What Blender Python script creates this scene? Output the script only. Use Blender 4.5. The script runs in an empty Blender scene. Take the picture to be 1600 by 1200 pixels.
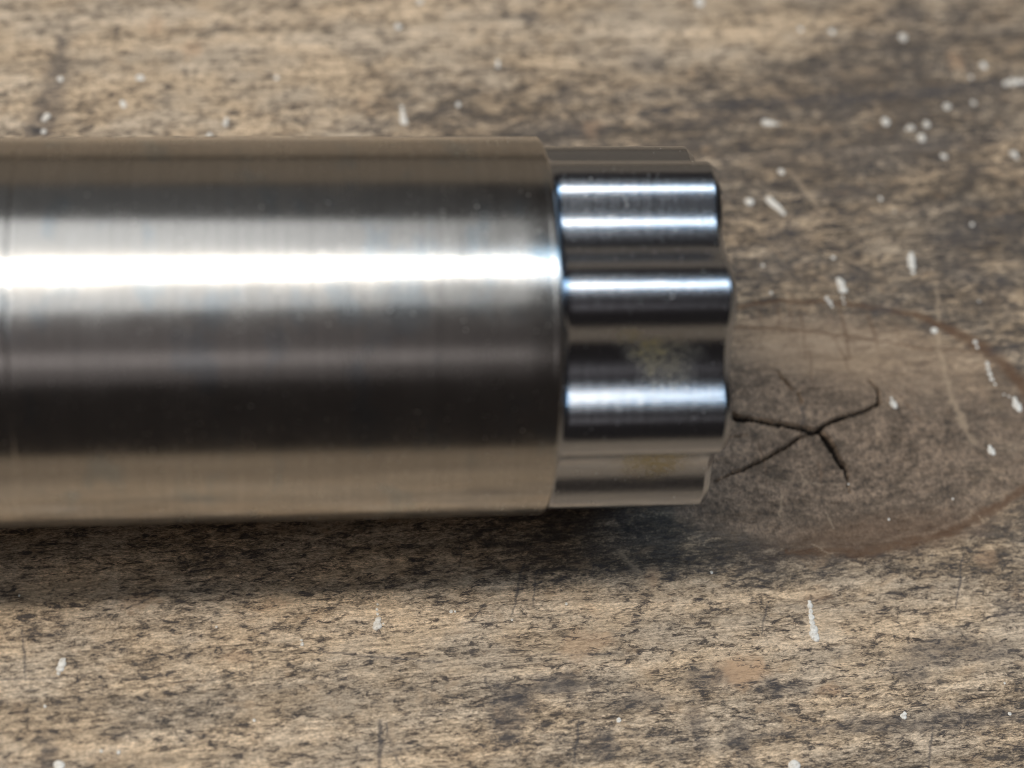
import bpy, math, random
import numpy as np
from mathutils import Vector, Matrix

S = 0.001                      # everything below is written in millimetres
scene = bpy.context.scene
coll = scene.collection
R = 20.0                       # barrel radius
ELEV = 60.0                    # camera elevation seen from the shaft axis

# ------------------------------------------------------------------ camera
FPX = 3000.0                   # focal length in pixels of the 1600 px wide photo
def camera_basis():
    D, psi, pit, rol = 202.061737, 0.118444506, 0.029830916, -0.012976798
    e = math.radians(ELEV)
    C = np.array([0, -D*math.cos(e), R + D*math.sin(e)])
    F = np.array([0, math.cos(e), -math.sin(e)]); U = np.array([0, math.sin(e), math.cos(e)]); X = np.array([1., 0, 0])
    F, X = F*math.cos(psi) + X*math.sin(psi), X*math.cos(psi) - F*math.sin(psi)
    F, U = F*math.cos(pit) - U*math.sin(pit), U*math.cos(pit) + F*math.sin(pit)
    X, U = X*math.cos(rol) + U*math.sin(rol), U*math.cos(rol) - X*math.sin(rol)
    return C, F, U, X
CC, CF, CU, CX = camera_basis()
def ground(px, py):            # photo pixel -> point on the tabletop (mm)
    d = CF*FPX + CX*(px - 800) + CU*(600 - py)
    t = -CC[2]/d[2]
    p = CC + d*t
    return float(p[0]), float(p[1])

cam_d = bpy.data.cameras.new('camera'); cam = bpy.data.objects.new('camera', cam_d); coll.objects.link(cam)
cam.matrix_world = Matrix((
    (CX[0], CU[0], -CF[0], CC[0]*S), (CX[1], CU[1], -CF[1], CC[1]*S),
    (CX[2], CU[2], -CF[2], CC[2]*S), (0, 0, 0, 1)))
cam_d.sensor_width = 36; cam_d.lens = 36*FPX/1600
cam_d.clip_start = 0.005; cam_d.clip_end = 50
cam_d.dof.use_dof = True
cam_d.dof.focus_distance = 0.2094
cam_d.dof.aperture_fstop = 11.0
scene.camera = cam

# ------------------------------------------------------------------ world, lamps, exposure
world = bpy.data.worlds.new('World'); scene.world = world; world.use_nodes = True
bg = world.node_tree.nodes['Background']
bg.inputs['Color'].default_value = (0.020, 0.017, 0.016, 1); bg.inputs['Strength'].default_value = 1.0
scene.view_settings.view_transform = 'Standard'; scene.view_settings.look = 'None'
scene.view_settings.exposure = 0; scene.view_settings.gamma = 1
scene.render.engine = 'CYCLES'
scene.cycles.use_denoising = True
scene.cycles.filter_width = 0.9

def area_lamp(name, E, dist, width_deg, length, radiance, color, x=0.02):
    """rectangular lamp over the bench, E degrees up from the near side, facing the shaft"""
    a = math.radians(E)
    size = 2*dist*math.tan(math.radians(width_deg)/2)
    l = bpy.data.lights.new(name, 'AREA'); l.shape = 'RECTANGLE'
    l.size = length; l.size_y = size
    l.energy = radiance*math.pi*length*size
    l.color = color
    o = bpy.data.objects.new(name, l); coll.objects.link(o)
    p = Vector((x, -math.cos(a)*dist, 0.02 + math.sin(a)*dist))
    z = (p - Vector((0.02, 0, 0.02))).normalized()
    xx = (Vector((1, 0, 0)) - z*z.x).normalized(); yy = z.cross(xx)
    o.matrix_world = Matrix(((xx.x, yy.x, z.x, p.x), (xx.y, yy.y, z.y, p.y), (xx.z, yy.z, z.z, p.z), (0, 0, 0, 1)))
    return o
area_lamp('tube_lamp', 95, 0.70, 7.5, 0.80, 17, (1.0, 0.90, 0.77), x=-0.25)
area_lamp('lobe_fill_lamp', 95, 0.72, 7, 0.45, 2.2, (1.0, 0.90, 0.80), x=0.40)  # added weak lamp, gives the spline lobes a warm highlight centre
area_lamp('ceiling_bounce', 99, 0.95, 63, 1.3, 1.15, (0.95, 0.98, 1.0), x=-0.46)
area_lamp('window_light', 97, 0.80, 19, 0.36, 2.1, (0.32, 0.66, 1.0), x=0.34)
area_lamp('side_window', 100, 0.90, 20, 0.4, 4.0, (0.36, 0.66, 1.0), x=0.85)
area_lamp('front_glow', 44, 0.80, 8, 0.6, 0.26, (1.0, 0.93, 0.92), x=-0.12)
area_lamp('front_soft', 50, 0.95, 40, 0.9, 0.125, (1.0, 0.91, 0.92), x=-0.32)  # added fill, lifts the dark near-side reflection in the barrel
area_lamp('back_soft', 142, 0.95, 24, 1.0, 0.09, (0.92, 0.97, 1.0), x=-0.37)  # added fill, lifts the dark band along the barrel's far side
area_lamp('back_wall_glow', 166, 1.00, 24, 1.4, 0.16, (1.0, 0.82, 0.62))

# ------------------------------------------------------------------ helpers
def link(name, mesh, parent=None, mat=None):
    o = bpy.data.objects.new(name, mesh); coll.objects.link(o)
    if parent: o.parent = parent
    if mat: mesh.materials.append(mat)
    return o

class Nodes:
    def __init__(s, name):
        s.m = bpy.data.materials.new(name); s.m.use_nodes = True
        s.t = s.m.node_tree; s.b = s.t.nodes['Principled BSDF']
    def n(s, kind, **kw):
        nd = s.t.nodes.new(kind)
        for k, v in kw.items():
            if k[0] == '_': nd.inputs[k[1:]].default_value = v
            else: setattr(nd, k, v)
        return nd
    def l(s, a, b): s.t.links.new(a, b)
    def math(s, op, a, b=None, c=None, clamp=False):
        nd = s.n('ShaderNodeMath', operation=op, use_clamp=clamp)
        for i, v in enumerate((a, b, c)):
            if v is None: continue
            if hasattr(v, 'is_output'): s.l(v, nd.inputs[i])
            else: nd.inputs[i].default_value = v
        return nd.outputs[0]
    def mix(s, fac, a, b, mode='MIX'):
        nd = s.n('ShaderNodeMix', data_type='RGBA', blend_type=mode)
        for sock, v in ((nd.inputs[0], fac), (nd.inputs[6], a), (nd.inputs[7], b)):
            if hasattr(v, 'is_output'): s.l(v, sock)
            elif isinstance(v, (int, float)): sock.default_value = v
            else: sock.default_value = (*v, 1)
        return nd.outputs[2]
    def scaled(s, vec, sc, off=(0, 0, 0), rot=0.0):
        nd = s.n('ShaderNodeMapping'); s.l(vec, nd.inputs['Vector'])
        nd.inputs['Scale'].default_value = sc; nd.inputs['Location'].default_value = off
        nd.inputs['Rotation'].default_value = (0, 0, rot)
        return nd.outputs[0]
    def noise(s, vec, detail=2, rough=0.5, scale=1.0, dist=0.0):
        nd = s.n('ShaderNodeTexNoise', _Scale=scale, _Detail=detail, _Roughness=rough, _Distortion=dist)
        s.l(vec, nd.inputs['Vector']); return nd.outputs['Fac']
    def ramp(s, fac, lo, hi, a=0.0, b=1.0):
        nd = s.n('ShaderNodeMapRange', interpolation_type='SMOOTHSTEP')
        s.l(fac, nd.inputs[0]); nd.inputs[1].default_value = lo; nd.inputs[2].default_value = hi
        nd.inputs[3].default_value = a; nd.inputs[4].default_value = b
        return nd.outputs[0]
    def attr(s, name):
        nd = s.n('ShaderNodeAttribute', attribute_name=name); return nd.outputs['Fac']

# ------------------------------------------------------------------ wood material
def wood_material():
    N = Nodes('weathered_wood')
    pos = N.n('ShaderNodeTexCoord').outputs['Object']
    # coordinates in millimetres, grain along x, slightly tilted
    P = N.scaled(pos, (1000, 1000, 1000), rot=math.radians(-3))
    large = N.noise(N.scaled(P, (0.030, 0.075, 1)), 3, 0.55)
    mid = N.noise(N.scaled(P, (0.22, 0.55, 1), (3, 7, 0), math.radians(-7)), 5, 0.66, dist=0.5)
    fleck = N.noise(N.scaled(P, (0.62, 1.75, 1), (11, 2, 0), math.radians(-12)), 6, 0.74, dist=0.6)
    fine = N.noise(N.scaled(P, (2.6, 6.5, 1), (5, 9, 0), math.radians(-5)), 4, 0.75, dist=0.3)
    grit = N.noise(N.scaled(P, (7, 9, 1)), 2, 0.7)
    blot = N.noise(N.scaled(P, (0.26, 0.34, 1), (21, 4, 0)), 3, 0.6, dist=0.6)
    dark = N.attr('dark'); knot = N.attr('knot'); ring = N.attr('ring'); pale = N.attr('pale')
    crack = N.attr('crack'); stain = N.attr('stain'); paler = N.attr('paler'); chip = N.attr('chip')

    tan = (0.63, 0.500, 0.372); brown = (0.37, 0.285, 0.205); grey = (0.140, 0.114, 0.094); black = (0.045, 0.041, 0.043)
    # overall tone: worn flecks against ingrained dirt, then paler and darker regions
    v = N.math('MULTIPLY', large, 0.55)
    v = N.math('ADD', v, N.math('MULTIPLY', mid, 0.95))
    v = N.math('ADD', v, N.math('MULTIPLY', fleck, 1.3))
    v = N.math('ADD', v, N.math('MULTIPLY', fine, 0.95))
    v = N.math('SUBTRACT', v, 1.885)
    v = N.math('ADD', v, N.math('MULTIPLY', paler, 0.20))
    v = N.math('SUBTRACT', v, N.math('MULTIPLY', dark, 0.30))
    c = N.mix(N.ramp(v, -0.15, 0.03), grey, brown)
    c = N.mix(N.ramp(v, 0.00, 0.22), c, tan)
    # every fibre a little different
    f1 = N.noise(N.scaled(P, (0.9, 3.4, 1), (31, 8, 0), math.radians(-8)), 5, 0.8, dist=0.4)
    f2 = N.noise(N.scaled(P, (2.2, 4.2, 1), (1, 18, 0), math.radians(-14)), 3, 0.8, dist=0.2)
    mod = N.math('ADD', N.ramp(f1, 0.38, 0.62, 0.68, 1.18), N.ramp(f2, 0.36, 0.66, -0.22, 0.26))
    modc = N.n('ShaderNodeCombineColor'); 
    for i, g in enumerate((1.0, 1.0, 0.97)): N.l(N.math('MULTIPLY', mod, g), modc.inputs[i])
    c = N.mix(1.0, c, modc.outputs[0], 'MULTIPLY')
    # thin splits between fibres
    sp = N.noise(N.scaled(P, (0.10, 0.85, 1), (3, 33, 0), math.radians(-4)), 4, 0.6, dist=0.5)
    split = N.math('MULTIPLY', N.ramp(N.math('ABSOLUTE', N.math('SUBTRACT', sp, 0.5)), 0.012, 0.003), N.ramp(mid, 0.56, 0.46))
    c = N.mix(N.math('MULTIPLY', split, 0.65), c, (0.07, 0.055, 0.048))
    # long soft grain bands
    band = N.noise(N.scaled(P, (0.012, 0.42, 1), (9, 3, 0), math.radians(-2)), 4, 0.65, dist=0.3)
    bc = N.n('ShaderNodeCombineColor'); bm = N.math('MULTIPLY', N.ramp(band, 0.36, 0.64, 0.80, 1.16), N.ramp(N.noise(N.scaled(P, (0.035, 1.5, 1), (2, 7, 0), math.radians(-3)), 4, 0.7, dist=0.3), 0.36, 0.62, 0.84, 1.10))
    for i in range(3): N.l(bm, bc.inputs[i])
    c = N.mix(1.0, c, bc.outputs[0], 'MULTIPLY')
    # patches leaning warm or cold
    hue = N.noise(N.scaled(P, (0.07, 0.16, 1), (13, 3, 0)), 4, 0.65)
    c = N.mix(1.0, c, N.mix(N.ramp(hue, 0.38, 0.62), (0.97, 0.99, 1.03), (1.04, 1.0, 0.95)), 'MULTIPLY')
    # orange-ish raw patches
    c = N.mix(N.math('MULTIPLY', N.ramp(blot, 0.58, 0.72), 0.35), c, (0.52, 0.36, 0.225))
    c = N.mix(N.math('MULTIPLY', chip, 0.8), c, (0.56, 0.37, 0.23))
    # grey-black smudges
    sm = N.math('MULTIPLY', N.ramp(blot, 0.43, 0.33), N.ramp(fleck, 0.56, 0.42))
    c = N.mix(N.math('MULTIPLY', sm, 0.80), c, black)
    fl = N.math('MULTIPLY', N.ramp(fleck, 0.455, 0.425), N.ramp(mid, 0.57, 0.47))
    c = N.mix(N.math('MULTIPLY', fl, 0.75), c, (0.06, 0.05, 0.048))
    # knot: denser, smoother, darker wood
    kn = N.noise(N.scaled(P, (1.6, 1.2, 1), (2, 3, 0)), 6, 0.82, dist=0.2)
    kn = N.math('ADD', N.math('MULTIPLY', kn, 0.7), N.math('MULTIPLY', N.noise(N.scaled(P, (8, 2.2, 1), (2, 5, 0)), 3, 0.7), 0.3))
    kc = N.mix(N.ramp(kn, 0.36, 0.66), (0.075, 0.057, 0.045), (0.40, 0.295, 0.210))
    kg = N.attr('kgrain')
    kl = N.noise(N.scaled(P, (0.30, 0.42, 1), (6, 3, 0)), 4, 0.7)
    km = N.math('ADD', N.ramp(kg, 0.25, 0.75, 0.66, 1.22), N.ramp(kl, 0.36, 0.64, -0.24, 0.26))
    kmc = N.n('ShaderNodeCombineColor')
    for i, g in enumerate((1.0, 0.985, 0.975)): N.l(N.math('MULTIPLY', km, g), kmc.inputs[i])
    kc = N.mix(1.0, kc, kmc.outputs[0], 'MULTIPLY')
    kc = N.mix(N.math('MULTIPLY', paler, 0.75), kc, (0.40, 0.285, 0.19))
    c = N.mix(N.math('MULTIPLY', knot, 0.95), c, kc)
    c = N.mix(N.math('MULTIPLY', ring, N.ramp(f1, 0.36, 0.62, 0.65, 0.95)), c, (0.135, 0.072, 0.038))
    c = N.mix(N.math('MULTIPLY', stain, N.ramp(fleck, 0.62, 0.42, 0.60, 0.97)), c, (0.070, 0.064, 0.066))
    c = N.mix(N.math('MULTIPLY', pale, N.ramp(fine, 0.25, 0.55)), c, (0.52, 0.40, 0.28))
    # grit specks
    c = N.mix(N.math('MULTIPLY', N.ramp(grit, 0.62, 0.74), 0.40), c, (0.60, 0.52, 0.42))
    c = N.mix(N.math('MULTIPLY', N.ramp(grit, 0.36, 0.27), 0.55), c, (0.05, 0.04, 0.036))
    c = N.mix(N.ramp(crack, 0.10, 0.42), c, (0.010, 0.007, 0.006))
    N.l(c, N.b.inputs['Base Color'])
    r = N.math('ADD', N.math('MULTIPLY', fine, 0.25), 0.42)
    r = N.math('SUBTRACT', r, N.math('MULTIPLY', knot, 0.06))
    N.l(r, N.b.inputs['Roughness'])
    N.b.inputs['Specular IOR Level'].default_value = 0.35
    h = N.math('ADD', N.math('MULTIPLY', fleck, 0.9), N.math('MULTIPLY', fine, 0.55))
    h = N.math('ADD', h, N.math('MULTIPLY', grit, 0.16))
    h = N.math('SUBTRACT', h, N.math('MULTIPLY', split, 0.5))
    h = N.math('ADD', h, N.math('MULTIPLY', f1, 0.6))
    bp = N.n('ShaderNodeBump', _Strength=0.6, _Distance=0.00024)
    N.l(h, bp.inputs['Height']); N.l(bp.outputs[0], N.b.inputs['Normal'])
    return N.m
wood = wood_material()

# ------------------------------------------------------------------ tabletop
def axis_coords(lo, hi, step, far_lo, far_hi):
    c = list(np.arange(lo, hi + step/2, step))
    a, s = lo, step
    left = []
    while a > far_lo:
        s *= 1.35; a -= s; left.append(a)
    b, s = c[-1], step
    right = []
    while b < far_hi:
        s *= 1.35; b += s; right.append(b)
    return np.array(left[::-1] + c + right)

xs = axis_coords(-36, 102, 0.15, -700, 800)
ys = axis_coords(-46, 63, 0.16, -115, 900)
GX, GY = np.meshgrid(xs, ys)
rng = np.random.default_rng(5)

def hash_noise(x, y, seed):
    """smooth value noise, vectorised"""
    xi = np.floor(x).astype(np.int64); yi = np.floor(y).astype(np.int64)
    fx = x - xi; fy = y - yi
    fx = fx*fx*fx*(fx*(fx*6-15)+10); fy = fy*fy*fy*(fy*(fy*6-15)+10)
    def h(i, j):
        n = (i*374761393 + j*668265263 + seed*974711) & 0xffffffff
        n = ((n ^ (n >> 13))*1274126177) & 0xffffffff
        return ((n ^ (n >> 16)) & 0xffff)/65535.0
    a = h(xi, yi)*(1-fx) + h(xi+1, yi)*fx
    b = h(xi, yi+1)*(1-fx) + h(xi+1, yi+1)*fx
    return a*(1-fy) + b*fy
def fbm(x, y, seed, o=4):
    v = 0; a = 0.5; t = 0
    for k in range(o):
        v = v + a*hash_noise(x*2**k, y*2**k, seed+k); t += a; a *= 0.55
    return v/t

Z = np.zeros_like(GX)
def field(): return np.zeros_like(GX)
dark, knot, ring, pale, crack, stain, paler, chip = (field() for _ in range(8))
warpx = (fbm(GX*0.9, GY*0.9, 71) - 0.5)*1.1
warpy = (fbm(GX*0.9, GY*0.9, 91) - 0.5)*1.1

def stroke(pts, widths, soft=0.5, wobble=1.0, metric=None):
    """mask of a line drawn through photo-pixel points laid on the table; widths in mm"""
    g = [ground(*p) for p in pts]
    out = field()
    for (a, b, wa, wb) in zip(g[:-1], g[1:], widths[:-1], widths[1:]):
        m = max(wa, wb)*2 + 1.5
        x0, x1 = min(a[0], b[0]) - m, max(a[0], b[0]) + m
        y0, y1 = min(a[1], b[1]) - m, max(a[1], b[1]) + m
        i0, i1 = np.searchsorted(xs, [x0, x1]); j0, j1 = np.searchsorted(ys, [y0, y1])
        sl = (slice(j0, j1), slice(i0, i1))
        X = GX[sl] + warpx[sl]*wobble; Y = GY[sl] + warpy[sl]*wobble
        dx, dy = b[0]-a[0], b[1]-a[1]
        t = np.clip(((X-a[0])*dx + (Y-a[1])*dy)/(dx*dx+dy*dy), 0, 1)
        d = np.hypot(X - a[0] - t*dx, Y - a[1] - t*dy)
        w = (wa + (wb-wa)*t)/2
        v = np.clip(1 - (d - w*(1-soft))/(w*soft*2 + 1e-6), 0, 1)
        out[sl] = np.maximum(out[sl], v*v*(3-2*v))
    return out
def blob(px, py, rx, ry, ang=0.0, soft=0.5, warp=1.0):
    gx, gy = ground(px, py); ca, sa = math.cos(ang), math.sin(ang)
    X = GX + warpx*warp - gx; Y = GY + warpy*warp - gy
    u = (X*ca + Y*sa)/rx; v = (-X*sa + Y*ca)/ry
    d = np.sqrt(u*u + v*v)
    w = np.clip((1 + soft - d)/(2*soft), 0, 1)
    return w*w*(3-2*w)

# knot and its dark rings
kx, ky = ground(1270, 672)
knot = blob(1290, 668, 27.0, 15.6, math.radians(-3), 0.10, 1.5)
knot *= 0.68 + 0.32*np.clip(blob(1230, 690, 17, 12.5, 0, 0.45, 2.0) + 0.4*blob(1480, 740, 8, 7, 0, 0.6, 2), 0, 1)
_kd = np.hypot((GX + warpx*1.2 - kx - 1.0)/1.75, GY + warpy*1.2 - ky)
_ka = np.arctan2(GY - ky, (GX - kx)/1.75)
kgrain = 0.6*fbm(_kd*1.5, _ka*2.2, 201, 4) + 0.4*fbm(_kd*4.5, _ka*3.0, 231, 3)
ring = stroke([(1040, 500), (1143, 478), (1220, 471), (1300, 471), (1370, 480), (1430, 492), (1490, 516), (1540, 545), (1580, 578), (1625, 640)],
              [0.6, 0.6, 0.5, 0.5, 0.7, 0.9, 1.3, 1.8, 1.6, 1.4], 0.8, 0.8)
ring = np.maximum(ring, 0.95*stroke([(1225, 862), (1290, 862), (1350, 862), (1420, 848), (1480, 832), (1540, 802), (1610, 755)],
              [0.5, 1.2, 1.6, 1.4, 1.2, 1.1, 0.9], 0.8, 1.0))
ring = np.maximum(ring, 0.6*blob(1370, 838, 12, 2.4, math.radians(6), 0.6))
ring = np.maximum(ring, 0.95*stroke([(1110, 508), (1160, 510), (1250, 516), (1330, 525), (1390, 534), (1450, 546), (1520, 548)],
              [0.35, 0.30, 0.28, 0.25, 0.22, 0.18, 0.12], 0.6, 0.4))
for (x0, y0, x1, y1, w) in ((1180, 476, 1190, 500, .3), (1214, 474, 1216, 510, .35), (1232, 472, 1236, 505, .25), (1250, 480, 1258, 560, .25),
                            (1310, 468, 1328, 560, .45), (1300, 520, 1330, 585, .3), (1355, 490, 1372, 545, .35), (1400, 505, 1404, 535, .2),
                            (1262, 540, 1270, 600, .2), (1390, 600, 1440, 660, .25), (1185, 690, 1200, 760, .2), (1278, 720, 1282, 755, .25)):
    ring = np.maximum(ring, 0.6*stroke([(x0, y0), ((x0+x1)/2+2, (y0+y1)/2), (x1, y1)], [w*.7, w, w*.5], 0.7, 0.3))

# checks radiating from the heart of the knot: real recesses
_stroke0 = stroke
def stroke(pts, widths, *a): return _stroke0(pts, [w*1.3 for w in widths], *a)
C = stroke([(1110, 640), (1143, 648), (1158, 655), (1180, 656), (1205, 660), (1240, 667), (1262, 671), (1280, 674)],
           [0.62, 0.62, 0.55, 0.34, 0.38, 0.44, 0.50, 0.42], 0.3, 0.45)
C = np.maximum(C, stroke([(1276, 672), (1288, 664), (1305, 656), (1330, 648), (1352, 642), (1366, 634), (1374, 629), (1374, 620), (1368, 606), (1358, 594)],
           [0.36, 0.30, 0.34, 0.30, 0.28, 0.20, 0.22, 0.20, 0.16, 0.10], 0.35, 0.4))
C = np.maximum(C, stroke([(1280, 673), (1289, 683), (1298, 695), (1305, 708), (1313, 722), (1320, 733), (1325, 746)],
           [0.40, 0.58, 0.66, 0.52, 0.40, 0.30, 0.16], 0.3, 0.5))
C = np.maximum(C, 0.75*stroke([(1270, 676), (1250, 683), (1228, 697), (1200, 712), (1172, 728), (1145, 738), (1118, 750)],
           [0.16, 0.22, 0.18, 0.22, 0.20, 0.16, 0.10], 0.5, 0.4))
C = np.maximum(C, 0.6*stroke([(1215, 578), (1232, 600), (1238, 608)], [0.08, 0.20, 0.10], 0.5, 0.4))
C = np.maximum(C, 0.6*stroke([(1246, 612), (1253, 628)], [0.18, 0.12], 0.5, 0.4))
C = np.maximum(C, 0.55*stroke([(1140, 681), (1168, 680)], [0.12, 0.08], 0.5, 0.4))
C = np.maximum(C, 0.5*stroke([(1325, 748), (1328, 770)], [0.10, 0.10], 0.5, 0.4))
stroke = _stroke0
crack = C
# pale scratches and rubbed streaks
for pts, w in (([(1463, 515), (1468, 545), (1476, 580), (1488, 625), (1504, 660), (1524, 692)], [.3, .5, .6, .7, .8, .4]),
               ([(1462, 452), (1468, 500)], [.3, .4]), ([(1310, 400), (1395, 436)], [.25, .15]),
               ([(1240, 275), (1290, 340)], [.5, .3]), ([(965, 860), (1000, 900), (1045, 945)], [.3, .5, .5]),
               ([(1310, 935), (1335, 975)], [.25, .2]), ([(1450, 930), (1455, 975)], [.2, .15]), ([(1508, 788), (1538, 812)], [.12, .12]),
               ([(600, 1085), (618, 1180)], [.3, .5]), ([(350, 895), (378, 912)], [.18, .12]), ([(1020, 1000), (1050, 1010)], [.15, .2]),
               ([(828, 905), (830, 960)], [.3, .4]), ([(775, 955), (805, 1000)], [.5, .5]), ([(1270, 850), (1300, 870)], [.2, .2]),
               ([(1455, 1018), (1520, 1030)], [.2, .15]), ([(980, 1140), (1045, 1185)], [.3, .5]), ([(1160, 740), (1315, 760)], [.0, .15])):
    pale = np.maximum(pale, 0.6*stroke(pts, w, 0.95, 0.9))
# dark grain lines, smudges and stains (positions on the board)
stain = np.maximum(stain, 0.85*stroke([(1010, 172), (1120, 165), (1220, 160), (1330, 154), (1430, 146), (1520, 136), (1640, 122)], [.8, 1.2, 1.3, 1.6, 1.6, 1.8, 1.8], 0.9, 1.5))
stain = np.maximum(stain, 0.75*stroke([(98, 62), (92, 110), (78, 150), (60, 215)], [1.2, 2.6, 3.6, 4.0], 0.8, 1.2))
stain = np.maximum(stain, 0.65*stroke([(1180, 1150), (1300, 1135), (1420, 1132), (1520, 1122), (1640, 1118)], [.8, 1.2, 2.2, 1.8, 1.4], 0.9, 2))
stain = np.maximum(stain, 0.7*stroke([(890, 130), (868, 210)], [2, 1.6], 0.9, 2)*0.6)
for (px, py, rx, ry, s) in ((75, 1180, 1.3, 2.0, .8), (800, 1095, 2.4, 1.8, .9), (870, 1070, 3.2, 1.2, .8), (790, 1130, 1.5, 2.2, .75), (945, 1160, 1.6, 1.5, .7),
                            (1000, 1095, 3.0, 1.2, .6), (1100, 1065, 2.6, 1.4, .7), (1090, 1130, 1.0, 2.4, .6), (1475, 1015, 4.5, 1.6, .7),
                            (1420, 1050, 2.2, 1.6, .6), (1160, 1160, 1.4, 2.2, .7), (1215, 1075, 2.5, 1.0, .7), (1540, 1020, 3, 1.0, .6), (1575, 950, 1.5, 1.2, .6),
                            (1380, 480, 2.4, 1.0, .7), (1320, 430, 3, 1.4, .5), (1500, 420, 2.2, 2.2, .5), (1560, 450, 3, 1.3, .5), (1230, 370, 3.0, 2.0, .55),
                            (1500, 370, 3.4, 2.2, .65), (1580, 350, 2, 1.6, .6), (1330, 300, 4, 1.2, .45), (1210, 420, 2.4, 1.3, .5), (1565, 545, 2.0, 1.0, .6),
                            (1010, 95, 2.5, 2.2, .5), (830, 25, 1.8, .9, .7), (1415, 20, 2.4, .9, .6), (1480, 220, 4, 1.4, .45), (1090, 190, 5, 1.3, .5), (900, 205, 5, 1.3, .5)):
    stain = np.maximum(stain, s*blob(px, py, rx, ry, math.radians(6), 0.6, 2.2))
for _ in range(150):       # short cuts across the grain and dirty nicks
    px, py = rng.uniform(0, 1600), rng.uniform(0, 1200)
    L = rng.uniform(8, 40) if rng.random() < .5 else rng.uniform(5, 14)
    a = rng.normal(1.5, 0.25) if rng.random() < .6 else rng.uniform(0, math.pi)
    w = rng.uniform(.08, .28)
    st = stroke([(px, py), (px + L*math.cos(a), py + L*math.sin(a))], [w, w*.6], 0.7, 0.5)
    if rng.random() < .3: pale = np.maximum(pale, .6*st)
    else: stain = np.maximum(stain, rng.uniform(.4, .9)*st)
for (x0, y0, x1, y1, w) in ((1505, 862, 1494, 950, .25), (818, 882, 800, 960, .35), (838, 890, 832, 945, .3), (719, 850, 719, 885, .2), (1200, 945, 1190, 990, .22),
                            (36, 985, 38, 1060, .3), (594, 1125, 592, 1200, .6), (602, 1130, 622, 1195, .35), (905, 1125, 895, 1200, .3), (1458, 1130, 1450, 1200, .3),
                            (760, 945, 728, 975, .2), (0, 1062, 90, 1058, .25), (505, 1018, 690, 1035, .25), (840, 1022, 1010, 1022, .12)):
    stain = np.maximum(stain, .85*stroke([(x0, y0), ((x0+x1)/2+1, (y0+y1)/2), (x1, y1)], [w*.6, w, w*.5], 0.6, 0.4))
for (px, py, rx, ry, s) in ((1160, 1050, 2.6, 1.6, 1), (905, 1010, 1.6, 1.8, .5), (930, 1000, 2.2, 1.0, .5), (925, 200, 1.5, 1.2, .7), (1295, 1075, 1.6, .6, .7), (1275, 932, 1.6, .9, .4),
                            (220, 940, 2.2, .8, .5), (430, 945, 2.0, .6, .5), (370, 1025, 1.5, .8, .5), (1020, 900, .9, 1.2, .6), (1540, 870, 1.2, 1.0, .5), (300, 75, 1.6, 1.0, .6), (245, 40, 1.2, 1.5, .5), (1495, 95, 1.1, 1.4, .6)):
    chip = np.maximum(chip, s*blob(px, py, rx, ry, math.radians(8), 0.45, 1.8))
# paler regions / darker regions
paler = np.clip(0.7*blob(1250, 540, 9, 3, math.radians(-4), .6) + 0.9*blob(200, 60, 36, 22, 0, .5) + 0.7*blob(850, 40, 40, 10, 0, .6) + 0.8*blob(350, 1080, 60, 17, 0, .5)
               + 0.6*blob(1300, 1030, 40, 12, 0, .6) + 0.75*blob(1400, 560, 14, 4.5, math.radians(-8), .6) + .5*blob(1160, 30, 14, 6, 0, .6), 0, 1)
dark = np.clip(0.40*blob(1380, 350, 28, 12, 0, .8) + 0.4*blob(1000, 190, 34, 7, 0, .8) + 0.25*blob(1430, 110, 22, 8, 0, .8)
               + 0.8*blob(1120, 800, 24, 8, 0, .6) + .45*blob(1560, 700, 9, 16, 0, .6) + .5*blob(1010, 1110, 18, 5, 0, .6), 0, 1)  # blob below the spline end paints the shaft's shade into the wood
# relief
near = (np.abs(GX - 33) < 70) & (GY > -47) & (GY < 64)
rel = (fbm(GX*0.22, GY*0.9, 11) - 0.5)*0.16 + (fbm(GX*0.9 + GY*.12, GY*2.4, 31, 3) - 0.5)*0.10
Z = np.where(near, rel, 0)*(1 - 0.6*knot)
Z -= np.clip(crack*1.8, 0, 1)*2.0 + ring*0.03 + stain*0.02
Z -= Z[near].max()*0 + 0.07

nx, ny = len(xs), len(ys)
co = np.stack([GX, GY, Z], -1).reshape(-1, 3)*S
idx = np.arange(nx*ny).reshape(ny, nx)
quads = np.stack([idx[:-1, :-1], idx[:-1, 1:], idx[1:, 1:], idx[1:, :-1]], -1).reshape(-1, 4)
# skirt so that the board has thickness
border = np.concatenate([idx[0, :], idx[1:, -1], idx[-1, -2::-1], idx[-2:0:-1, 0]])
low = co[border].copy(); low[:, 2] = -0.040
base = len(co); co = np.concatenate([co, low]); nb = len(border)
bi = np.arange(nb); bj = (bi + 1) % nb
skirt = np.stack([border[bi], base + bi, base + bj, border[bj]], -1)
quads = np.concatenate([quads, skirt])
me = bpy.data.meshes.new('tabletop')
me.vertices.add(len(co)); me.vertices.foreach_set('co', co.astype(np.float32).ravel())
me.loops.add(len(quads)*4); me.loops.foreach_set('vertex_index', quads.astype(np.int32).ravel())
me.polygons.add(len(quads)); me.polygons.foreach_set('loop_start', (np.arange(len(quads))*4).astype(np.int32))
sm = np.ones(len(quads), bool); sm[-nb:] = False
me.polygons.foreach_set('use_smooth', sm)
me.update(calc_edges=True)
for nm, f in (('dark', dark), ('knot', knot), ('ring', ring), ('pale', pale), ('crack', crack), ('stain', stain), ('paler', paler), ('chip', chip), ('kgrain', kgrain)):
    a = me.attributes.new(nm, 'FLOAT', 'POINT')
    a.data.foreach_set('value', np.concatenate([f.ravel(), np.zeros(nb)]).astype(np.float32))
table = link('tabletop', me, None, wood); table['kind'] = 'structure'

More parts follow.
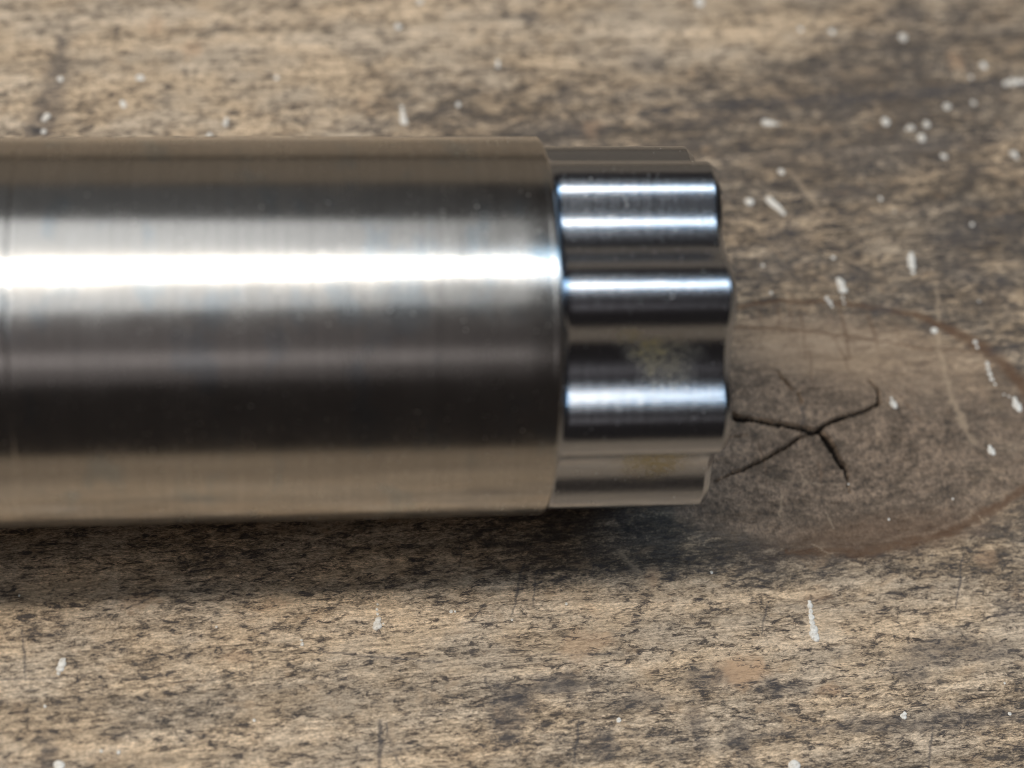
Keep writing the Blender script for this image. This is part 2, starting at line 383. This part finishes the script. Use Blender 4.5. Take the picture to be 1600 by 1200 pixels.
# ------------------------------------------------------------------ paint specks on the wood
def paint_material():
    N = Nodes('old_white_paint')
    pos = N.n('ShaderNodeTexCoord').outputs['Object']
    g = N.noise(N.scaled(pos, (2600, 2600, 2600)), 3, 0.6)
    rnd = N.n('ShaderNodeObjectInfo').outputs['Random']
    c = N.mix(N.ramp(g, 0.35, 0.6), (0.60, 0.57, 0.52), (0.86, 0.85, 0.81))
    c = N.mix(N.math('MULTIPLY', rnd, 0.25), c, (0.62, 0.52, 0.40))
    N.l(c, N.b.inputs['Base Color']); N.b.inputs['Roughness'].default_value = 0.32
    bp = N.n('ShaderNodeBump', _Strength=0.5, _Distance=0.0001); N.l(g, bp.inputs['Height']); N.l(bp.outputs[0], N.b.inputs['Normal'])
    return N.m
paint = paint_material()

def paint_speck(px, py, r, lobes=(), irregular=0.08, name='paint_speck'):
    """a drop plus optional smaller drops (offsets in photo pixels) run together as one splash"""
    gx, gy = ground(px, py)
    verts, faces = [], []
    for (ox, oy, rr) in [(0, 0, r)] + list(lobes):
        x, y = ground(px + ox, py + oy)
        rm = rr*0.0700
        n = 14 if rr > 3 else 10
        ph = rng.uniform(0, 6.28, 3)
        base = len(verts)
        rings = ((1.0, -0.05), (0.93, 0.16), (0.72, 0.30), (0.40, 0.37))
        for (q, z) in rings:
            for k in range(n):
                a = 2*math.pi*k/n
                w = rm*q*(1 + irregular*(math.sin(2*a+ph[0]) + .6*math.sin(3*a+ph[1]) + .4*math.sin(5*a+ph[2])))
                verts.append(((x - gx + w*math.cos(a))*S, (y - gy + w*math.sin(a)*1.08)*S, (z*rm*.75)*S))
        verts.append(((x-gx)*S, (y-gy)*S, 0.36*rm*.75*S))
        for i in range(len(rings)-1):
            for k in range(n):
                k2 = (k+1) % n
                faces.append((base+i*n+k, base+i*n+k2, base+(i+1)*n+k2, base+(i+1)*n+k))
        t = base + (len(rings)-1)*n
        for k in range(n): faces.append((t+k, t+(k+1) % n, len(verts)-1))
    m = bpy.data.meshes.new(name); m.from_pydata(verts, [], faces); m.update()
    m.polygons.foreach_set('use_smooth', [True]*len(m.polygons))
    o = link(name, m, table, paint); o.location = (gx*S, gy*S, -0.00006)
    return o
SPECKS = [
 (1093, 3, 10), (1251, 45, 5), (1300, 49, 6), (1411, 58, 8), (1537, 102, 7), (1517, 120, 4), (1480, 166, 7), (1521, 160, 5), (1384, 190, 8),
 (1448, 194, 7), (1424, 199, 6, ((-6, 2, 4),)), (1440, 215, 8), (1475, 244, 6), (1584, 240, 7, ((5, 6, 4),)), (1221, 268, 6), (1171, 315, 8),
 (1203, 313, 8, ((5, 5, 7), (11, 9, 7), (16, 14, 6), (21, 19, 5))), (1196, 191, 7, ((8, 1, 6), (15, 2, 4), (21, 2, 3))),
 (1582, 128, 8, ((-10, 2, 6), (10, -1, 7), (20, -2, 6))), (1376, 310, 4), (1519, 350, 4), (1398, 330, 2.2),
 (1424, 405, 8, ((1, 10, 7), (3, 20, 4), (0, -8, 5))), (1314, 443, 8, ((3, 9, 8), (-3, -6, 5), (3, 22, 3), (5, 30, 2.5))), (1292, 466, 4, ((5, 6, 4), (8, 12, 2.5))),
 (1205, 457, 3), (1192, 414, 3), (1302, 402, 4), (1460, 516, 6), (1524, 534, 4, ((3, 8, 3),)),
 (1543, 568, 4, ((1, 8, 4), (4, 16, 4), (7, 24, 4), (12, 32, 2.4))), (1396, 630, 6, ((-3, -8, 3), (2, 4, 5))), (1589, 633, 8, ((-3, -9, 5), (3, 5, 6), (-12, -14, 2), (-20, -17, 2))),
 (1549, 704, 6, ((-2, -6, 3.5), (3, 4, 4))), (1489, 779, 2.0), (1389, 811, 2.2), (1326, 756, 1.8),
 (94, 123, 7), (220, 121, 8, ((-3, 0, 6),)), (193, 164, 7, ((-2, -4, 5),)), (73, 181, 8, ((-4, 5, 5),)), (68, 205, 6), (432, 121, 6), (352, 193, 6, ((2, -7, 4),)), (327, 211, 7),
 (622, 41, 8), (656, 2, 8), (778, 102, 6, ((0, -6, 4),)), (630, 185, 9, ((-1, -9, 6), (-2, -18, 4), (1, 5, 7))), (716, 163, 6),
 (94, 1044, 6, ((3, -8, 7), (5, -13, 4), (-3, 8, 3))), (590, 976, 7, ((1, -8, 5), (0, -17, 2.4), (-1, -24, 2.4), (0, -32, 1.8), (-3, 4, 5), (9, -2, 1.6))), (472, 1006, 3, ((-1, -6, 2),)),
 (92, 1196, 8), (70, 1103, 2.4), (158, 1173, 2.4), (185, 1175, 3),
 (1272, 992, 8, ((0, -10, 7), (-3, -20, 5), (-4, -28, 5.5), (-5, -37, 4), (-6, -46, 5), (-7, -52, 3), (3, 5, 6))), (1412, 1119, 5, ((2, -4, 3.5),)),
 (1241, 1197, 10), (1112, 894, 2.6), (1570, 1067, 2.0), (338, 979, 2.0), (1578, 1115, 3), (885, 943, 2.4), (800, 968, 2.0), (967, 1125, 4), (1530, 470, 2.0),
 (705, 955, 3, ((6, 0, 2),)), (30, 930, 1.8), (397, 1125, 2.5),
]
for s in SPECKS: paint_speck(s[0], s[1], s[2]*(0.78 if s[0] < 800 and s[1] < 215 else 1.0), s[3] if len(s) > 3 else ())

# ------------------------------------------------------------------ metal
def steel_material(name, barrel):
    N = Nodes(name)
    pos = N.n('ShaderNodeTexCoord').outputs['Object'] if barrel else N.n('ShaderNodeNewGeometry').outputs['Position']
    N.b.inputs['Metallic'].default_value = 1.0
    P = N.scaled(pos, (1000, 1000, 1000))
    lathe = N.noise(N.scaled(P, (7.0, 0.10, 0.10)), 3, 0.7)           # turning marks round the bar
    lathe2 = N.noise(N.scaled(P, (1.1, 0.06, 0.06), (4, 0, 0)), 3, 0.6)
    cloud = N.noise(N.scaled(P, (0.25, 0.35, 0.35)), 4, 0.6)
    grain = N.noise(N.scaled(P, (9, 9, 9)), 3, 0.7)
    axial = N.noise(N.scaled(P, (0.5, 9, 9), (9, 2, 1)), 2, 0.5)
    if barrel:
        col = N.mix(cloud, (0.52, 0.50, 0.475), (0.60, 0.58, 0.55))
        col = N.mix(N.math('MULTIPLY', N.ramp(grain, .66, .74), .5), col, (0.85, 0.84, 0.82))
        tint = N.noise(N.scaled(P, (0.22, 0.13, 0.13), (7, 1, 3)), 3, 0.6)
        col = N.mix(N.math('MULTIPLY', N.ramp(tint, .52, .68), .45), col, (0.40, 0.47, 0.52))
        band = N.noise(N.scaled(P, (1.3, 0.04, 0.04), (2, 1, 3)), 4, 0.75)
        bc = N.n('ShaderNodeCombineColor'); bm = N.ramp(band, .35, .65, .94, 1.04)
        for i in range(3): N.l(bm, bc.inputs[i])
        col = N.mix(1.0, col, bc.outputs[0], 'MULTIPLY')
        rough = N.math('ADD', N.math('MULTIPLY', lathe, 0.09), N.math('ADD', N.math('MULTIPLY', cloud, 0.16), 0.12))
    else:
        col = N.mix(cloud, (0.45, 0.48, 0.54), (0.55, 0.57, 0.60))
        # dried yellowish grease on one flank and in the low valley
        rough = N.math('ADD', N.math('MULTIPLY', grain, 0.12), N.math('ADD', N.math('MULTIPLY', lathe, 0.12), 0.06))
        def spot(c, rad, soft):
            d = N.n('ShaderNodeVectorMath', operation='DISTANCE'); 
            jn = N.n('ShaderNodeTexNoise', _Scale=420, _Detail=4, _Roughness=.65); N.l(pos, jn.inputs['Vector'])
            ad = N.n('ShaderNodeVectorMath', operation='MULTIPLY_ADD'); N.l(jn.outputs['Color'], ad.inputs[0])
            ad.inputs[1].default_value = (.004, .004, .004); N.l(pos, ad.inputs[2])
            N.l(ad.outputs[0], d.inputs[0]); d.inputs[1].default_value = tuple(v*S + .002 for v in c)
            return N.ramp(d.outputs['Value'], rad*S*(1+soft), rad*S*(1-soft))
        g1 = N.math('MAXIMUM', N.math('MAXIMUM', spot(GREASE1, 1.7, .6), spot(GREASE1b, 1.2, .7)), N.math('MULTIPLY', spot(GREASE1c, 2.2, .6), .6))
        g2 = spot(GREASE2, 3.4, .5)
        g = N.math('MAXIMUM', g1, g2)
        g = N.math('MULTIPLY', g, N.ramp(N.noise(N.scaled(P, (1.6, 3.0, 3.0), (1, 1, 1)), 5, .75), .34, .60))
        col = N.mix(N.math('MULTIPLY', g, .85), col, N.mix(N.ramp(grain, .40, .62), (0.30, 0.24, 0.08), (0.72, 0.62, 0.30)))
        rough = N.math('ADD', rough, N.math('MULTIPLY', g, .25))
        N.l(N.math('SUBTRACT', 1.0, N.math('MULTIPLY', g, .35)), N.b.inputs['Metallic'])
    if barrel:                  # short scratches along the bar
        vs = N.n('ShaderNodeTexVoronoi', _Scale=1.0); N.l(N.scaled(P, (0.22, 2.6, 2.6), (3, 1, 8)), vs.inputs['Vector'])
        sc = N.math('MULTIPLY', N.ramp(vs.outputs['Distance'], 0.10, 0.04), N.ramp(tint, .50, .42))
        col = N.mix(N.math('MULTIPLY', sc, .7), col, (0.85, 0.82, 0.76)); rough = N.math('ADD', rough, N.math('MULTIPLY', sc, .2))
    # dust and tiny nicks
    vo = N.n('ShaderNodeTexVoronoi', _Scale=0.75, _Randomness=1.0); N.l(P, vo.inputs['Vector'])
    dot = N.ramp(vo.outputs['Distance'], 0.10, 0.05)
    keep = N.ramp(N.noise(N.scaled(P, (.33, .33, .33), (5, 5, 5)), 2, .5), .54, .58)
    dot = N.math('MULTIPLY', dot, keep)
    v2 = N.n('ShaderNodeTexVoronoi', _Scale=1.6, _Randomness=1.0); N.l(P, v2.inputs['Vector'])
    dot = N.math('MAXIMUM', dot, N.math('MULTIPLY', N.ramp(v2.outputs['Distance'], 0.11, 0.06), N.ramp(N.noise(N.scaled(P, (.5, .5, .5), (15, 5, 5)), 2, .5), .50, .60)))
    col = N.mix(N.math('MULTIPLY', dot, .7), col, (0.92, 0.90, 0.85))
    rough = N.math('ADD', rough, N.math('MULTIPLY', dot, .4))
    N.l(col, N.b.inputs['Base Color']); N.l(rough, N.b.inputs['Roughness'])
    h = N.math('ADD', N.math('MULTIPLY', lathe, 0.9 if barrel else .8), N.math('MULTIPLY', grain, 0.3 if barrel else .8))
    h = N.math('ADD', h, N.math('MULTIPLY', lathe2, 1.2 if barrel else 1.6))
    h = N.math('ADD', h, N.math('MULTIPLY', dot, .6))
    if not barrel:
        h = N.math('ADD', h, N.math('MULTIPLY', N.noise(N.scaled(P, (3.2, 1.6, 1.6), (8, 8, 2)), 3, 0.6), 1.1))
    bp = N.n('ShaderNodeBump', _Strength=0.5, _Distance=0.000014 if barrel else 0.000028)
    N.l(h, bp.inputs['Height']); N.l(bp.outputs[0], N.b.inputs['Normal'])
    if barrel:
        N.b.inputs['Anisotropic'].default_value = 0.7
        tg = N.n('ShaderNodeTangent', direction_type='RADIAL', axis='X'); N.l(tg.outputs[0], N.b.inputs['Tangent'])
        N.b.inputs['Anisotropic Rotation'].default_value = ANISO_ROT
    return N.m
ANISO_ROT = 0.25
def on_axis(x, r, phi):        # phi measured from the viewing side of the shaft, up positive
    a = math.radians(ELEV + phi)
    return (x, -r*math.cos(a), R + r*math.sin(a))
GREASE1 = on_axis(35.8, 17.4, -10); GREASE1b = on_axis(33.6, 17.8, -4.5); GREASE1c = on_axis(38.2, 17.2, -12); GREASE2 = on_axis(37.5, 18.2, -55)
steel_b = steel_material('turned_steel', True)
steel_s = steel_material('bright_milled_steel', False)

shaft = bpy.data.objects.new('machined_shaft', None); coll.objects.link(shaft)
shaft.location = (0, 0, 0); shaft.empty_display_size = 0.01
shaft['label'] = 'shiny round steel shaft with a lobed spline end lying on the weathered wooden bench'
shaft['category'] = 'metal shaft'

def lathe(name, prof, seg, mat, caps=(False, False)):
    """profile of (x, r) in mm revolved round the shaft axis; mesh origin on the axis"""
    n = len(prof); a = np.linspace(0, 2*np.pi, seg, endpoint=False)
    v = np.array([[(x, r*math.cos(t), r*math.sin(t)) for t in a] for x, r in prof]).reshape(-1, 3)*S
    f = [(i*seg+k, i*seg+(k+1) % seg, (i+1)*seg+(k+1) % seg, (i+1)*seg+k) for i in range(n-1) for k in range(seg)]
    if caps[0]: f.append(tuple(range(seg))[::-1])
    if caps[1]: f.append(tuple((n-1)*seg + k for k in range(seg)))
    m = bpy.data.meshes.new(name); m.from_pydata(v.tolist(), [], f); m.update()
    m.polygons.foreach_set('use_smooth', [len(p.vertices) == 4 for p in m.polygons])
    m.set_sharp_from_angle(angle=math.radians(40))
    o = link(name, m, shaft, mat); o.location = (0, 0, R*S)
    return o
XB = 26.75
front = [(-25.38, 19.96), (-25.33, 19.985), (-25.27, 19.998), (-25.0, 20.0)] + [(x, 20.0) for x in np.arange(-22, 25, 3)] + \
        [(XB-0.9, 20.0), (XB-0.86, 19.994), (XB-0.82, 20.0), (XB-0.22, 20.0), (XB-0.18, 19.985), (XB-0.03, 19.80), (XB, 19.70), (XB, 19.0)]
lathe('shaft_barrel', front, 360, steel_b)
rear = [(-90, 19.0), (-89.2, 20.0)] + [(x, 20.0) for x in np.arange(-86, -26, 4)] + [(-25.75, 20.0), (-25.48, 19.997), (-25.43, 19.985), (-25.38, 19.96)]
lathe('rear_barrel', rear, 360, steel_b, (True, False))

# spline: eight lobes, each a sector of its own sharing one mesh
XE = 44.0; CH = 0.75
def spline_r(th):              # th = angle from crest
    s = math.cos(8*th)
    k = 0.95
    w = math.tanh(k*s)/math.tanh(k)
    return 18.0 + 1.45*w
def pos_at(x, th):
    full = 19.62
    r = spline_r(th)
    # run-out of the cutter into the shoulder
    t = (x - (XB + 0.08))/0.95
    if t < 0: rr = full
    elif t < 1: rr = full + (min(r, full) - full)*math.sqrt(1 - (1-t)**2)
    else: rr = min(r, full)
    # end chamfer
    d = x - (XE - CH)
    if d > 0: rr -= d*0.95
    return Vector((x, rr*math.cos(th), rr*math.sin(th)))
def lobe_mesh():
    nth = 48
    ths = [math.radians(-22.5 + 45*k/nth) for k in range(nth+1)]
    st = [XB - 0.1, XB, XB+0.07] + [XB + 0.08 + q*.95 for q in (0.004, 0.02, 0.06, .12, .2, .3, .42, .56, .72, .88, 1.0)] + [XB + 1.5]
    st += list(np.linspace(XB+3, XE-CH-.6, 12)) + [XE-CH-.25, XE-CH-0.08, XE-CH-.001, XE-CH+.08, XE-CH*.5, XE-.001]
    verts, nrm = [], []
    e = 1e-4
    for x in st:
        for th in ths:
            p = pos_at(x, th); verts.append(p*S)
            dx = pos_at(min(x+.03, XE), th) - pos_at(x-.03, th)
            dt = pos_at(x, th+e) - pos_at(x, th-e)
            n = dt.cross(dx)
            n.normalize()
            nrm.append(n)
    w = nth+1
    f = [(i*w+k, i*w+k+1, (i+1)*w+k+1, (i+1)*w+k) for i in range(len(st)-1) for k in range(nth)]
    m = bpy.data.meshes.new('spline_lobe'); m.from_pydata(verts, [], f); m.update()
    m.polygons.foreach_set('use_smooth', [True]*len(m.polygons))
    m.normals_split_custom_set_from_vertices(nrm)
    m.materials.append(steel_s)
    return m
lm = lobe_mesh()
for k in range(8):
    o = bpy.data.objects.new('spline_lobe', lm); coll.objects.link(o); o.parent = shaft
    o.location = (0, 0, R*S)
    # crest angle in YZ plane: direction (-cos a, sin a), lobe mesh crest along +Y
    a = math.radians(ELEV + 9.5 + 45*k)
    o.rotation_euler = (math.pi - a, 0, 0)
# end face with a centre-drilled hole
n = 384
rim = [(XE, (pos_at(XE, math.radians((360*k/n + 22.5) % 45 - 22.5)).yz.length)) for k in range(n)]
v = []
for k in range(n):
    th = 2*math.pi*k/n; v.append((XE*S, rim[k][1]*math.cos(th)*S, rim[k][1]*math.sin(th)*S))
for (x, r) in ((XE, 4.2), (XE-2.2, 2.2), (XE-7, 2.2)):
    for k in range(n):
        th = 2*math.pi*k/n; v.append((x*S, r*math.cos(th)*S, r*math.sin(th)*S))
f = [(i*n+k, i*n+(k+1) % n, (i+1)*n+(k+1) % n, (i+1)*n+k) for i in range(3) for k in range(n)] + [tuple(range(3*n, 4*n))]
m = bpy.data.meshes.new('end_face'); m.from_pydata(v, [], f); m.update()
ef = link('end_face', m, shaft, steel_s); ef.location = (0, 0, R*S); ef.rotation_euler = (math.pi - math.radians(ELEV + 9.5), 0, 0)
